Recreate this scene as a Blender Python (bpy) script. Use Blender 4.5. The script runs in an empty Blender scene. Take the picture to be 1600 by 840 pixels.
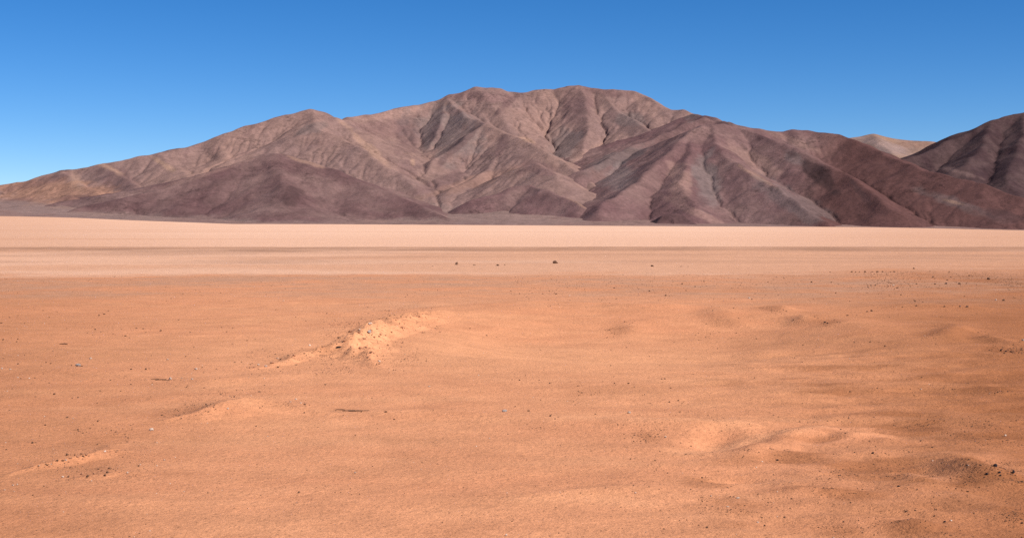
import bpy, math, random
import numpy as np

# ------------------------------------------------------------------ camera, sky, sun, exposure
sc = bpy.context.scene
C = sc.collection
F = 2222.2            # focal length in photo pixels (1600 wide) = 50 mm on 36 mm
HZ = 345.0            # eye-level row in the photo
CAM_H = 3.0
PITCH = math.atan((420.0 - HZ) / F)
cam_d = bpy.data.cameras.new("camera")
cam_d.sensor_width = 36.0
cam_d.lens = 50.0
cam_d.clip_start = 0.1
cam_d.clip_end = 200000.0
cam = bpy.data.objects.new("camera", cam_d)
cam.location = (0, 0, CAM_H)
cam.rotation_euler = (math.pi / 2 - PITCH, 0, 0)
C.objects.link(cam)
sc.camera = cam

SUN_EL, SUN_X, SUN_Y = math.radians(43), 0.86, -0.51      # direction towards the sun
world = bpy.data.worlds.new("World")
sc.world = world
world.use_nodes = True
wn = world.node_tree
sky = wn.nodes.new("ShaderNodeTexSky")
sky.sky_type = 'NISHITA'
sky.sun_disc = False
sky.sun_elevation = SUN_EL
sky.sun_rotation = math.atan2(SUN_X, SUN_Y)
sky.altitude = 2600.0
sky.air_density = 0.8
sky.dust_density = 0.0
sky.ozone_density = 6.0
bg = wn.nodes["Background"]
bg.inputs["Strength"].default_value = 0.080
hs = wn.nodes.new("ShaderNodeHueSaturation")          # deep polarised blue of high desert air
hs.inputs["Hue"].default_value = 0.503
hs.inputs["Saturation"].default_value = 1.24
wn.links.new(sky.outputs[0], hs.inputs["Color"])
wn.links.new(hs.outputs[0], bg.inputs[0])

sun_d = bpy.data.lights.new("sun", 'SUN')
sun_d.energy = 4.8
sun_d.angle = math.radians(0.53)
sun_d.color = (1.0, 0.955, 0.88)
sun = bpy.data.objects.new("sun", sun_d)
from mathutils import Vector, Matrix
sdir = Vector((SUN_X * math.cos(SUN_EL), SUN_Y * math.cos(SUN_EL), math.sin(SUN_EL)))
sun.rotation_euler = sdir.to_track_quat('Z', 'Y').to_euler()
C.objects.link(sun)

sc.view_settings.view_transform = 'Standard'
sc.view_settings.look = 'None'
sc.view_settings.gamma = 1.0
sc.view_settings.exposure = 0.5
sc.cycles.use_denoising = False
sc.cycles.max_bounces = 6

# ------------------------------------------------------------------ noise
rng = np.random.RandomState(7)
PERM = rng.permutation(256)
PERM = np.concatenate([PERM, PERM, PERM])
GA = rng.rand(256) * 2 * np.pi
GX, GY = np.cos(GA), np.sin(GA)


def perlin(x, y):
    xi = np.floor(x).astype(np.int64); yi = np.floor(y).astype(np.int64)
    fx = x - xi; fy = y - yi
    X = xi & 255; Y = yi & 255
    u = fx * fx * fx * (fx * (fx * 6 - 15) + 10); v = fy * fy * fy * (fy * (fy * 6 - 15) + 10)

    def gr(ix, iy, dx, dy):
        h = PERM[PERM[ix] + iy]
        return GX[h] * dx + GY[h] * dy
    a = gr(X, Y, fx, fy); b = gr(X + 1, Y, fx - 1, fy)
    c = gr(X, Y + 1, fx, fy - 1); d = gr(X + 1, Y + 1, fx - 1, fy - 1)
    return ((a + u * (b - a)) + v * ((c + u * (d - c)) - (a + u * (b - a)))) * 1.5


def fbm(x, y, n=4, g=0.5, l=2.03):
    s = np.zeros(np.broadcast(x, y).shape); a = 1.0; f = 1.0
    for k in range(n):
        s = s + a * perlin(x * f + 17.3 * k, y * f - 9.1 * k)
        a *= g; f *= l
    return s


def ridged(x, y, n=3):
    s = np.zeros(np.broadcast(x, y).shape); a = 1.0; f = 1.0; t = 0
    for k in range(n):
        s = s + a * (1 - np.abs(perlin(x * f + 31.7 * k, y * f + 5.9 * k)) * 1.6)
        t += a; a *= 0.5; f *= 2.1
    return s / t


def sstep(a, b, x):
    t = np.clip((x - a) / (b - a), 0, 1)
    return t * t * (3 - 2 * t)


# ------------------------------------------------------------------ photo pixel -> direction, point -> photo pixel
SP, CP = math.sin(PITCH), math.cos(PITCH)


def pix_dir(px, py):
    u = (px - 800.0) / F; v = (420.0 - py) / F
    return u, CP + v * SP, -SP + v * CP


def at_depth(px, py, Y):
    dx, dy, dz = pix_dir(px, py)
    k = Y / dy
    return dx * k, Y, CAM_H + dz * k


def project(x, y, z):
    zc = z - CAM_H
    depth = np.maximum(y * CP - zc * SP, 0.01); up = y * SP + zc * CP
    return 800 + F * x / depth, 420 - F * up / depth


def flat_hit(px, py):
    dx, dy, dz = pix_dir(px, py)
    k = -CAM_H / dz
    return dx * k, dy * k


# ------------------------------------------------------------------ the plain: height and colour as functions of the place
TX = np.array([-6000, -1980, -1732, -1485, -1064, -742, 0, 866, 1200, 1485, 1980, 6000.0])
TZ = np.array([60, 22, 17, 6, -9, -9.5, -14, -19, -20, -21, -25, -60.0])


def seg_dist(x, y, ax, ay, bx, by):
    vx, vy = bx - ax, by - ay
    t = np.clip(((x - ax) * vx + (y - ay) * vy) / (vx * vx + vy * vy + 1e-9), 0, 1)
    return np.hypot(x - ax - t * vx, y - ay - t * vy), t


# drifts, hollows and low swells, (px,py) of their crest line in the photo, half width (m), height (m)
SWELLS = [
    ([(890, 655), (930, 656), (1000, 661), (1130, 664)], .55, .10),
    ([(1075, 704), (1120, 694), (1200, 681), (1290, 672), (1380, 672)], .50, .10),
    ([(1270, 692), (1330, 684), (1390, 681)], .35, .06),
    ([(1425, 735), (1445, 745), (1470, 755)], .30, .08),
    ([(1545, 713), (1575, 730), (1620, 752)], .55, .20),
    ([(1380, 783), (1440, 778), (1520, 777)], .30, .05),
    ([(1340, 820), (1375, 832)], .30, .06),
    ([(820, 785), (900, 780), (950, 783), (985, 788)], .35, .05),
    ([(1160, 776), (1240, 778)], .25, .03),
    ([(1035, 668), (1015, 680), (985, 690)], .45, -.09),
    ([(1055, 745), (1100, 757)], .5, -.09),
    ([(1120, 487), (1150, 496), (1185, 502)], .7, .10),
    ([(1190, 482), (1212, 490)], .6, .15),
    ([(955, 498), (990, 508)], .7, .09),
    ([(1280, 500), (1310, 505)], .6, .17),
    ([(1155, 525), (1178, 535)], .6, .11),
    ([(1570, 528), (1610, 540)], .5, .14),
    ([(1445, 505), (1472, 520), (1515, 532)], .6, .15),
    ([(640, 560), (760, 562), (850, 566)], .7, .05),
    ([(270, 590), (330, 594), (420, 588)], .6, .06),
    ([(0, 576), (120, 580), (200, 586)], .6, .05),
    ([(700, 487), (820, 478), (930, 480), (1050, 486)], 1.4, .16),
    ([(1340, 480), (1450, 482), (1600, 486)], 1.2, .18),
    ([(240, 655), (310, 650), (360, 632)], .9, .07),
    ([(550, 650), (700, 648), (880, 655)], .6, .05),
    ([(100, 788), (210, 786)], .35, .03),
    ([(1210, 612), (1400, 606), (1600, 612)], .8, .06),
    ([(1240, 655), (1380, 658)], .5, .05),
]
SW = [([flat_hit(*p) for p in pts], w * .8, h * 1.1) for pts, w, h in SWELLS]


def ground(x, y):
    x = np.asarray(x, float); y = np.asarray(y, float)
    r = np.hypot(x, y)
    far = np.interp(x, TX, TZ) * sstep(0, 1, np.clip((y - 120) / 900, 0, 1)) * np.clip((y - 120) / 5380.0, 0, 1.4)
    fall = (x - .25 * y - 20) / 70
    far = far - .021 * 70 * np.where(fall > 20, fall, np.log1p(np.exp(np.minimum(fall, 20)))) * sstep(200, 900, y) * (1 - .6 * sstep(2500, 6000, x))
    near = 1 - sstep(160, 420, r)
    mid = sstep(6, 14, r)
    xw = x + 1.2 * perlin(x / 5, y / 5)
    yw = y + 0.8 * perlin(x / 4 + 40, y / 4)
    z = far + near * mid * (0.042 * fbm(xw / 13, yw / 6, 3) + 0.020 * perlin(xw / 3.1 + 7, yw / 1.7) + 0.010 * perlin(xw / 1.1, yw / 0.7 + 3))
    # wind-worked ground towards the right: small drifts and scour
    rough = sstep(0.0, 0.25, x / np.maximum(y, 1)) * (1 - sstep(30, 45, r)) * mid
    d1 = ridged(xw / 3.4 + 3, yw / 1.6 + x / 9, 3)
    z = z + rough * (0.10 * (d1 - .55) + 0.025 * perlin(x / .6, y / .35))
    # small rises that carry the gravel bands
    z = z + 0.07 * np.exp(-((y - 73 - 2 * perlin(x / 30, 0 * x)) / 6.5) ** 2) + 0.22 * np.exp(-((y - 146 - 4 * perlin(x / 60, 0 * x + 5)) / 14) ** 2)
    # wide shallow scoop behind the heap, steeper at its far rim
    q = np.hypot((x - 3.2 - .8 * perlin(x / 4, y / 4)) / 7.0, (y - 37.5 - 1.2 * perlin(x / 5 + 9, y / 5)) / 9.5)
    z = z - 0.42 * (1 - sstep(.35, 1.0, q)) + .10 * np.exp(-((q - 1.08) / .13) ** 2) * sstep(34, 42, y)
    for pts, w, h in SW:
        cx = sum(p[0] for p in pts) / len(pts); cy = sum(p[1] for p in pts) / len(pts)
        ext = max(math.hypot(p[0] - cx, p[1] - cy) for p in pts) + 4 * w
        m = (np.abs(x - cx) < ext) & (np.abs(y - cy) < ext)
        if not m.any():
            continue
        xm, ym = xw[m], yw[m]
        best = np.full(xm.shape, 1e9); env = np.zeros(xm.shape)
        n = len(pts) - 1
        for i in range(n):
            d, t = seg_dist(xm, ym, *pts[i], *pts[i + 1])
            tt = (i + t) / n
            e = np.sin(np.pi * np.clip(0.12 + 0.76 * tt, 0, 1))
            u = d < best
            env = np.where(u, e, env); best = np.where(u, d, best)
        z[m] += h * env * np.exp(-(best / w) ** 2)
    return z


def lin(r, g, b):
    f = lambda c: ((c / 255 + .055) / 1.055) ** 2.4 if c > 10 else c / 3294.6
    return np.array([f(r), f(g), f(b)])


A_ORANGE = np.array([0.552, 0.231, 0.114])
A_LIGHT = np.array([0.615, 0.283, 0.142])
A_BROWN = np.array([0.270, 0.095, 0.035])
A_PALE = np.array([0.700, 0.420, 0.284])
A_GREY = np.array([0.415, 0.216, 0.132])
A_BUFF = np.array([0.560, 0.292, 0.175])


def mix(a, b, t):
    return a + (b - a) * t[..., None]


# gravel in patches, plus shade of dips and heap flank put into colour: (px, py, half width px, half height px, how strong)
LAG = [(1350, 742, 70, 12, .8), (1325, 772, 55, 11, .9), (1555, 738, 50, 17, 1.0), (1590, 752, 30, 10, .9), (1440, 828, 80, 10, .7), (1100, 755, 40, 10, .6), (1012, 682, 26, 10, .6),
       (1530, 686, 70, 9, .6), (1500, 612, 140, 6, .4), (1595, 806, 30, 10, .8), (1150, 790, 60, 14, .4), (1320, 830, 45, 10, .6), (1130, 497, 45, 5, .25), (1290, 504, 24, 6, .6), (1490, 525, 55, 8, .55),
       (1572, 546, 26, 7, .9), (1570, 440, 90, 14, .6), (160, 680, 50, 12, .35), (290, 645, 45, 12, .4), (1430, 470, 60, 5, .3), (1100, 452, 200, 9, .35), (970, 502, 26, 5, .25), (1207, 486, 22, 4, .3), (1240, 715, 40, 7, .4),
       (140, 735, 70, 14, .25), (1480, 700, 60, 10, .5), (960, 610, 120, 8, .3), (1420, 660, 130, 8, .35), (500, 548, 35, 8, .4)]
LAG_SHADE_W = []
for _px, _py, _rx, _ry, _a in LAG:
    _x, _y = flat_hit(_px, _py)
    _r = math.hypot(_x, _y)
    LAG_SHADE_W.append((_x, _y, _rx / F * _r, _ry * _r * _r / (F * CAM_H), _a))


def lag_shade(x, y):
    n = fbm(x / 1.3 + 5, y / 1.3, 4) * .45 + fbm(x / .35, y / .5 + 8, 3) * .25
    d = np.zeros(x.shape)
    for cx, cy, rx, ry, a in LAG_SHADE_W:
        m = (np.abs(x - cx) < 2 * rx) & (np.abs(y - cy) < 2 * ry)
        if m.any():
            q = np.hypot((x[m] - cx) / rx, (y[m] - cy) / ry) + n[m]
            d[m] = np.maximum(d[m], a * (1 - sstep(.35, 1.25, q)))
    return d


def drift_sand(x, y):
    d = np.zeros(x.shape)
    for pts, w, h in SW[:9]:
        if h < 0:
            continue
        n = .35 * fbm(x / .8, y / .8, 3)
        for i in range(len(pts) - 1):
            q, t = seg_dist(x, y, *pts[i], *pts[i + 1])
            d = np.maximum(d, np.clip(1.1 - q / w + n, 0, 1) * min(1, h / .09))
    return d


def ground_colour(x, y):
    x = np.asarray(x, float); y = np.asarray(y, float)
    r = np.hypot(x, y)
    n1 = fbm(x / 9, y / 5, 4); n2 = fbm(x / 2.2 + 9, y / 1.1, 3); n3 = fbm(x / 60, y / 22 + 4, 3)
    yy = y + 3.0 * n3 + 1.2 * n1
    col = np.broadcast_to(A_ORANGE, x.shape + (3,)).copy()
    col = mix(col, A_LIGHT, np.clip(0.28 + 0.28 * n1 + 0.28 * n2, 0, 1) * 0.9)
    strk = fbm(x / 7 + 21, y / .9 + x / 14, 4)
    col = mix(col, A_LIGHT * 1.06, sstep(.25, .75, strk) * .18)
    col = mix(col, A_ORANGE * .78, sstep(.2, .8, fbm(x / 2.5 + 77, y / 1.8, 5)) * .26)
    # smooth light sand in the shallow bowl behind and right of the mound
    bx, by = flat_hit(800, 545)
    bowl = np.exp(-((x - bx) / 7.5) ** 2 - ((y - by) / 5.5) ** 2)
    col = mix(col, A_LIGHT, np.clip(bowl * 0.8, 0, 1))
    # browner, coarser ground to the right, with lens edge darkening put into its colour
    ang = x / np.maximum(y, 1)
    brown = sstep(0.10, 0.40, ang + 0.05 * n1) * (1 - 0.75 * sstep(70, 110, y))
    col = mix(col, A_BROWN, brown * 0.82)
    vignette_l = sstep(0.16, 0.42, -ang + 0.06 * n1) * (1 - sstep(70, 110, y))
    col = mix(col, A_BROWN, vignette_l * 0.38)  # lens darkening towards the left edge, put into the sand colour
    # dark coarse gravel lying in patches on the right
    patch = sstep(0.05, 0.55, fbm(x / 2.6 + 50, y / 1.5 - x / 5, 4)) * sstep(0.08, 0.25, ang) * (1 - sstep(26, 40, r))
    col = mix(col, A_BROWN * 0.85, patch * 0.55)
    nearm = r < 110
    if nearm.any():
        l = np.zeros(x.shape); l[nearm] = lag_shade(x[nearm], y[nearm])
        col = mix(col, A_BROWN * .85, l * .55)  # gravel tone, and painted shade in the dips and on the heap flank
        l[:] = 0; l[nearm] = drift_sand(x[nearm], y[nearm])
        col = mix(col, np.minimum(col * 1.35 + .02, A_LIGHT * 1.12), l * .55)
    # gravel band, sand strip, far band, pale flat
    g1 = sstep(46, 66, yy + 3 * n1) * (1 - sstep(77, 92, y + 5 * n3 + 4 * n1)) * np.clip(0.55 + 0.5 * n2 + 0.5 * n1, 0.1, 1)
    col = mix(col, A_GREY, g1 * 0.85)
    wob = 8 * fbm(x / 14 + 60, y / 16, 5) + 2 * n2
    s2 = sstep(73, 85, y + wob)
    buff = mix(np.broadcast_to(A_BUFF, col.shape).copy(), A_PALE, sstep(.0, .6, n3 + .05) * .4)
    buff = mix(buff, A_BROWN * 1.25, np.clip(brown * .75, 0, 1))
    col = mix(col, buff, s2)
    g3 = sstep(94, 108, yy + 3 * n1) * (1 - sstep(128, 146, yy)) * np.clip(0.25 + 0.7 * fbm(x / 22, y / 9, 4), 0, 1)
    col = mix(col, A_GREY * 0.85, g3 * 0.65)
    g2 = sstep(132, 140, yy) * (1 - sstep(158, 161, y + 1.5 * n3)) * np.clip(0.7 + 0.4 * n1, 0.2, 1)
    col = mix(col, A_GREY * 0.74, g2 * 0.85)
    s4 = sstep(153, 165, y + 2.5 * n3 + 2.5 * fbm(x / 30, y / 30 + 7, 3))
    st = sstep(0.25, 0.7, fbm(x / 420, y / 55 + x / 900, 4))
    pale = mix(np.broadcast_to(A_PALE, col.shape).copy(), A_BUFF, np.clip(st * .55 + (1 - sstep(180, 420, y)) * .35, 0, 1))
    pale = mix(pale, A_BUFF * 0.94, sstep(0.12, 0.40, np.abs(ang + .03) + .03 * n3) * .75)
    col = mix(col, pale, s4)
    return col


# ------------------------------------------------------------------ mesh helpers
def set_props(o, label=None, cat=None, group=None, kind=None):
    if label: o["label"] = label
    if cat: o["category"] = cat
    if group: o["group"] = group
    if kind: o["kind"] = kind
    return o


def mesh_from(name, verts, faces, mat, colours=None, smooth=True, keep=None):
    """verts (n,3), faces (m,4) or (m,3) numpy arrays"""
    k = faces.shape[1]
    me = bpy.data.meshes.new(name)
    me.vertices.add(len(verts)); me.vertices.foreach_set("co", verts.astype(np.float32).ravel())
    me.loops.add(faces.size); me.loops.foreach_set("vertex_index", faces.astype(np.int32).ravel())
    me.polygons.add(len(faces))
    me.polygons.foreach_set("loop_start", np.arange(0, faces.size, k, dtype=np.int32))
    me.polygons.foreach_set("loop_total", np.full(len(faces), k, dtype=np.int32))
    if smooth:
        me.polygons.foreach_set("use_smooth", np.ones(len(faces), dtype=bool))
    me.update(calc_edges=True)
    if colours is not None:
        at = me.color_attributes.new("albedo", 'FLOAT_COLOR', 'POINT')
        c4 = np.ones((len(verts), 4), np.float32); c4[:, :3] = colours
        at.data.foreach_set("color", c4.ravel())
    me.materials.append(mat)
    o = bpy.data.objects.new(name, me)
    C.objects.link(o)
    return o


def grid_faces(nu, nv, wrap=False):
    i = np.arange(nu * nv).reshape(nu, nv)
    if wrap:
        j = np.concatenate([i, i[:, :1]], 1)
    else:
        j = i
    return np.stack([j[:-1, :-1], j[1:, :-1], j[1:, 1:], j[:-1, 1:]], -1).reshape(-1, 4)


def compact(v, f, c=None):
    used = np.zeros(len(v), bool); used[f.ravel()] = True
    idx = np.cumsum(used) - 1
    return v[used], idx[f], (c[used] if c is not None else None)


# ------------------------------------------------------------------ materials
def new_mat(name):
    m = bpy.data.materials.new(name); m.use_nodes = True
    nt = m.node_tree
    b = nt.nodes["Principled BSDF"]
    b.inputs["Roughness"].default_value = 0.95
    b.inputs["Specular IOR Level"].default_value = 0.08
    return m, nt, b


def N(nt, t, **kw):
    n = nt.nodes.new(t)
    for k, v in kw.items():
        setattr(n, k, v)
    return n


def noise(nt, vec, scale, detail=4, rough=0.55):
    n = N(nt, "ShaderNodeTexNoise")
    n.inputs["Scale"].default_value = scale
    n.inputs["Detail"].default_value = detail
    n.inputs["Roughness"].default_value = rough
    nt.links.new(vec, n.inputs["Vector"])
    return n.outputs["Fac"]


def maprange(nt, val, a, b, c, d):
    n = N(nt, "ShaderNodeMapRange")
    n.inputs[1].default_value = a; n.inputs[2].default_value = b
    n.inputs[3].default_value = c; n.inputs[4].default_value = d
    nt.links.new(val, n.inputs[0])
    return n.outputs[0]


def math_n(nt, op, a, b):
    n = N(nt, "ShaderNodeMath", operation=op)
    for i, v in enumerate((a, b)):
        if isinstance(v, (int, float)):
            n.inputs[i].default_value = v
        else:
            nt.links.new(v, n.inputs[i])
    return n.outputs[0]


def scale_col(nt, col, fac):
    n = N(nt, "ShaderNodeVectorMath", operation='SCALE')
    nt.links.new(col, n.inputs[0]); nt.links.new(fac, n.inputs["Scale"])
    return n.outputs[0]


def sand_material():
    m, nt, b = new_mat("sand")
    geo = N(nt, "ShaderNodeNewGeometry")
    P = geo.outputs["Position"]
    at = N(nt, "ShaderNodeAttribute", attribute_name="albedo")
    f1 = maprange(nt, noise(nt, P, 1.3, 6, .6), .3, .7, .90, 1.10)
    f2 = maprange(nt, noise(nt, P, 14, 5, .7), .25, .75, .80, 1.20)
    f3 = maprange(nt, noise(nt, P, 60, 3, .7), .3, .7, .82, 1.18)
    # coarse grains: dark and light specks of 1 to 3 cm
    v = N(nt, "ShaderNodeTexVoronoi", feature='F1')
    v.inputs["Scale"].default_value = 22
    nt.links.new(P, v.inputs["Vector"])
    sep = N(nt, "ShaderNodeSeparateColor"); nt.links.new(v.outputs["Color"], sep.inputs[0])
    near = maprange(nt, v.outputs["Distance"], .22, .34, 1, 0)
    dark = math_n(nt, 'MULTIPLY', near, maprange(nt, sep.outputs[0], .84, .88, 0, 1))
    lite = math_n(nt, 'MULTIPLY', near, maprange(nt, sep.outputs[1], .95, .97, 0, 1))
    fac = math_n(nt, 'MULTIPLY', math_n(nt, 'MULTIPLY', f1, f2), f3)
    fac = math_n(nt, 'MULTIPLY', fac, math_n(nt, 'SUBTRACT', 1.0, math_n(nt, 'MULTIPLY', dark, .45)))
    fac = math_n(nt, 'ADD', fac, math_n(nt, 'MULTIPLY', lite, .14))
    nt.links.new(scale_col(nt, at.outputs["Color"], fac), b.inputs["Base Color"])
    h = math_n(nt, 'ADD', math_n(nt, 'MULTIPLY', noise(nt, P, 9, 6, .72), .07), math_n(nt, 'MULTIPLY', near, .006))
    h = math_n(nt, 'ADD', h, math_n(nt, 'MULTIPLY', noise(nt, P, 1.6, 4, .6), .05))
    bump = N(nt, "ShaderNodeBump")
    bump.inputs["Strength"].default_value = 0.55
    bump.inputs["Distance"].default_value = 1.0
    nt.links.new(h, bump.inputs["Height"]); nt.links.new(bump.outputs[0], b.inputs["Normal"])
    return m


def mountain_material():
    m, nt, b = new_mat("weathered_rock_slope")
    geo = N(nt, "ShaderNodeNewGeometry")
    P = geo.outputs["Position"]
    at = N(nt, "ShaderNodeAttribute", attribute_name="albedo")
    f1 = maprange(nt, noise(nt, P, 1 / 60, 6, .65), .3, .7, .80, 1.20)
    f2 = maprange(nt, noise(nt, P, 1 / 14, 5, .7), .3, .7, .80, 1.20)
    # rocky outcrops: dark specks of 10 to 30 m, gathered in patches
    clump = maprange(nt, noise(nt, P, 1 / 210, 4, .6), .48, .66, 0, 1)
    spk = maprange(nt, noise(nt, P, 1 / 24, 5, .78), .51, .60, 0, .45)
    f2 = math_n(nt, 'MULTIPLY', f2, math_n(nt, 'SUBTRACT', 1.0, math_n(nt, 'MULTIPLY', clump, spk)))
    nt.links.new(scale_col(nt, at.outputs["Color"], math_n(nt, 'MULTIPLY', f1, f2)), b.inputs["Base Color"])
    h = math_n(nt, 'MULTIPLY', noise(nt, P, 1 / 35, 8, .7), 7.0)
    bump = N(nt, "ShaderNodeBump")
    bump.inputs["Strength"].default_value = 0.7
    bump.inputs["Distance"].default_value = 1.0
    nt.links.new(h, bump.inputs["Height"]); nt.links.new(bump.outputs[0], b.inputs["Normal"])
    return m


def stone_material(name, col, var=0.25):
    m, nt, b = new_mat(name)
    tc = N(nt, "ShaderNodeTexCoord")
    oi = N(nt, "ShaderNodeObjectInfo")
    ad = N(nt, "ShaderNodeVectorMath", operation='ADD')
    nt.links.new(tc.outputs["Object"], ad.inputs[0])
    sc_ = N(nt, "ShaderNodeVectorMath", operation='SCALE'); sc_.inputs[0].default_value = (37, 53, 71)
    nt.links.new(oi.outputs["Random"], sc_.inputs["Scale"]); nt.links.new(sc_.outputs[0], ad.inputs[1])
    f = maprange(nt, noise(nt, ad.outputs[0], 3.0, 5, .65), .3, .7, 1 - var, 1 + var)
    f = math_n(nt, 'MULTIPLY', f, maprange(nt, oi.outputs["Random"], 0, 1, .8, 1.2))
    rgb = N(nt, "ShaderNodeRGB"); rgb.outputs[0].default_value = (*col, 1)
    nt.links.new(scale_col(nt, rgb.outputs[0], f), b.inputs["Base Color"])
    b.inputs["Roughness"].default_value = .85
    bump = N(nt, "ShaderNodeBump"); bump.inputs["Strength"].default_value = .5; bump.inputs["Distance"].default_value = .15
    nt.links.new(noise(nt, ad.outputs[0], 6, 5, .6), bump.inputs["Height"]); nt.links.new(bump.outputs[0], b.inputs["Normal"])
    return m


SAND = sand_material()
ROCK = mountain_material()

# ------------------------------------------------------------------ the plain, one sheet to the horizon
a_f = np.radians(np.arange(-30, 30.0001, 0.105))
a_s1 = np.radians(np.linspace(-180, -30, 60)[:-1]); a_s2 = np.radians(np.linspace(30, 180, 60)[1:-1])
ANG = np.concatenate([a_s1, a_f, a_s2])
RAD = np.concatenate([np.geomspace(0.4, 10, 30)[:-1], np.geomspace(10, 170, 560)[:-1], np.geomspace(170, 5600, 260)[:-1], np.geomspace(5600, 24000, 30)])
rr, aa = np.meshgrid(RAD, ANG, indexing='ij')
gx, gy = rr * np.sin(aa), rr * np.cos(aa)
gz = ground(gx, gy)
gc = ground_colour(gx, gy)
vv = np.stack([gx, gy, gz], -1).reshape(-1, 3)
cc = gc.reshape(-1, 3)
ff = grid_faces(len(RAD), len(ANG), wrap=True)[:, ::-1]
# close the small hole under the camera
vv = np.vstack([vv, [[0, 0, float(ground(np.array([0.0]), np.array([0.0]))[0])]]]); cc = np.vstack([cc, cc[:1]])
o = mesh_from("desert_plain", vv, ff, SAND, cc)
set_props(o, "wide orange sand plain turning pale towards the mountains", "ground", kind="structure")

# ------------------------------------------------------------------ mountains: ridge lines (px, py, distance m), slope
def fan(x, y):
    yb = 5450 + 120 * perlin(x / 900, 0 * x + 2.2)
    return ground(x, np.maximum(y, 1)) + 0.048 * (y - yb) + .05 * np.exp(-((x - 60) / 420) ** 2) * np.minimum(y - yb, 900) - 0.5 + 2.0 * sstep(5600, 6500, y) * fbm(x / 260, y / 400, 3)


def tents(x, y, ridges, seed, k=1 / 9.0, sink=0.04, ribs=0.24):
    """smooth union of ridges; returns height and how far above the fan"""
    fq = fan(x, y)
    wx = x + 22 * fbm(x / 260 + seed, y / 260, 3); wy = y + 22 * fbm(x / 260 - 40, y / 260 + seed, 3)
    jit = fbm(x / 170 + 3 * seed, y / 170, 3)
    acc = None
    for ri, (pts, s, lam) in enumerate(ridges):
        P3 = np.array([at_depth(*p) for p in pts])
        Hh = P3[:, 2] - fan(P3[:, 0], P3[:, 1])
        Hh = np.maximum(Hh, 1.0)
        best = np.full(x.shape, 1e9); H = np.zeros(x.shape); T = np.zeros(x.shape); t0 = 0.0
        for i in range(len(P3) - 1):
            d, t = seg_dist(wx, wy, P3[i, 0], P3[i, 1], P3[i + 1, 0], P3[i + 1, 1])
            L = math.hypot(P3[i + 1, 0] - P3[i, 0], P3[i + 1, 1] - P3[i, 1])
            u = d < best
            H = np.where(u, Hh[i] + t * (Hh[i + 1] - Hh[i]), H)
            T = np.where(u, t0 + t * L, T); best = np.where(u, d, best); t0 += L
        L = H / s * 1.45
        q = best / L
        f = np.where(q < 1, np.power(np.clip(1 - q, 0, 1), 1.45), 0)
        # rounded crest
        f = f * (1 - 0.06 * np.exp(-(best / 45) ** 2))/(1-0.06*np.exp(0)) if False else f
        tt = T + 45 * jit + seed * 13 + ri * 331
        rib = ridged(tt / lam, best / 900 + ri * 3.3, 3)
        mid = np.clip(q * 3.2, 0, 1) * np.clip(f * 3.0, 0, 1)
        h = H * f
        h = h - ribs * np.minimum(H, 260) * 0.42 * mid * (1 - rib)
        z = fq + h - sink * np.maximum(best - L, 0)
        acc = z if acc is None else np.maximum(acc, z) + np.log1p(np.exp(-np.abs(acc - z) * k)) / k * 0.6
    ab = np.clip((acc - fq) / 60.0, 0, 1)
    acc = acc + ab * 1.6 * (fbm(x / 46 + seed, y / 52, 3)) + ab * (5.0 * fbm(x / 120 + seed, y / 120, 4) + 7 * (ridged(x / 330 + seed, y / 330, 4) - .6))
    return acc, acc - fq, fq


def erode(z, dx, dy, fixed, iters, K, cap, seed):
    """running water cuts gullies: drainage area by steepest descent, incision, a little slope creep"""
    rs = np.random.RandomState(seed)
    nx, ny = z.shape; n = nx * ny
    z0 = z.copy(); fx = fixed.ravel()
    offs = [(a, b) for a in (-1, 0, 1) for b in (-1, 0, 1) if a or b]
    idx = np.arange(n).reshape(nx, ny)
    for it in range(iters):
        zz = z + rs.normal(size=z.shape) * .5
        pad = np.pad(zz, 1, mode='edge'); ip = np.pad(idx, 1, mode='edge')
        bs = np.zeros(z.shape); rec = idx.copy(); dist = np.ones(z.shape)
        for a, b in offs:
            d = math.hypot(a * dx, b * dy)
            sl = (zz - pad[1 + a:1 + a + nx, 1 + b:1 + b + ny]) / d
            u = sl > bs
            bs = np.where(u, sl, bs); rec = np.where(u, ip[1 + a:1 + a + nx, 1 + b:1 + b + ny], rec); dist = np.where(u, d, dist)
        order = np.argsort(zz.ravel())
        rl = rec.ravel().tolist(); A = [dx * dy] * n
        for i in order[::-1].tolist():
            r = rl[i]
            if r != i:
                A[r] += A[i]
        f = K * np.sqrt(np.array(A)) / dist.ravel()
        f[fx] = 0; f[rec.ravel() == idx.ravel()] = 0
        fl = f.tolist(); zl = z.ravel().tolist()
        for i in order.tolist():
            g = fl[i]
            if g:
                t = zl[rl[i]]
                if t < zl[i]:
                    zl[i] = (zl[i] + g * t) / (1 + g)
        z = np.maximum(np.array(zl).reshape(nx, ny), z0 - cap)
        p = np.pad(z, 1, mode='edge')
        z = z + .05 * (p[:-2, 1:-1] + p[2:, 1:-1] + p[1:-1, :-2] + p[1:-1, 2:] - 4 * z)
    return z


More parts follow.
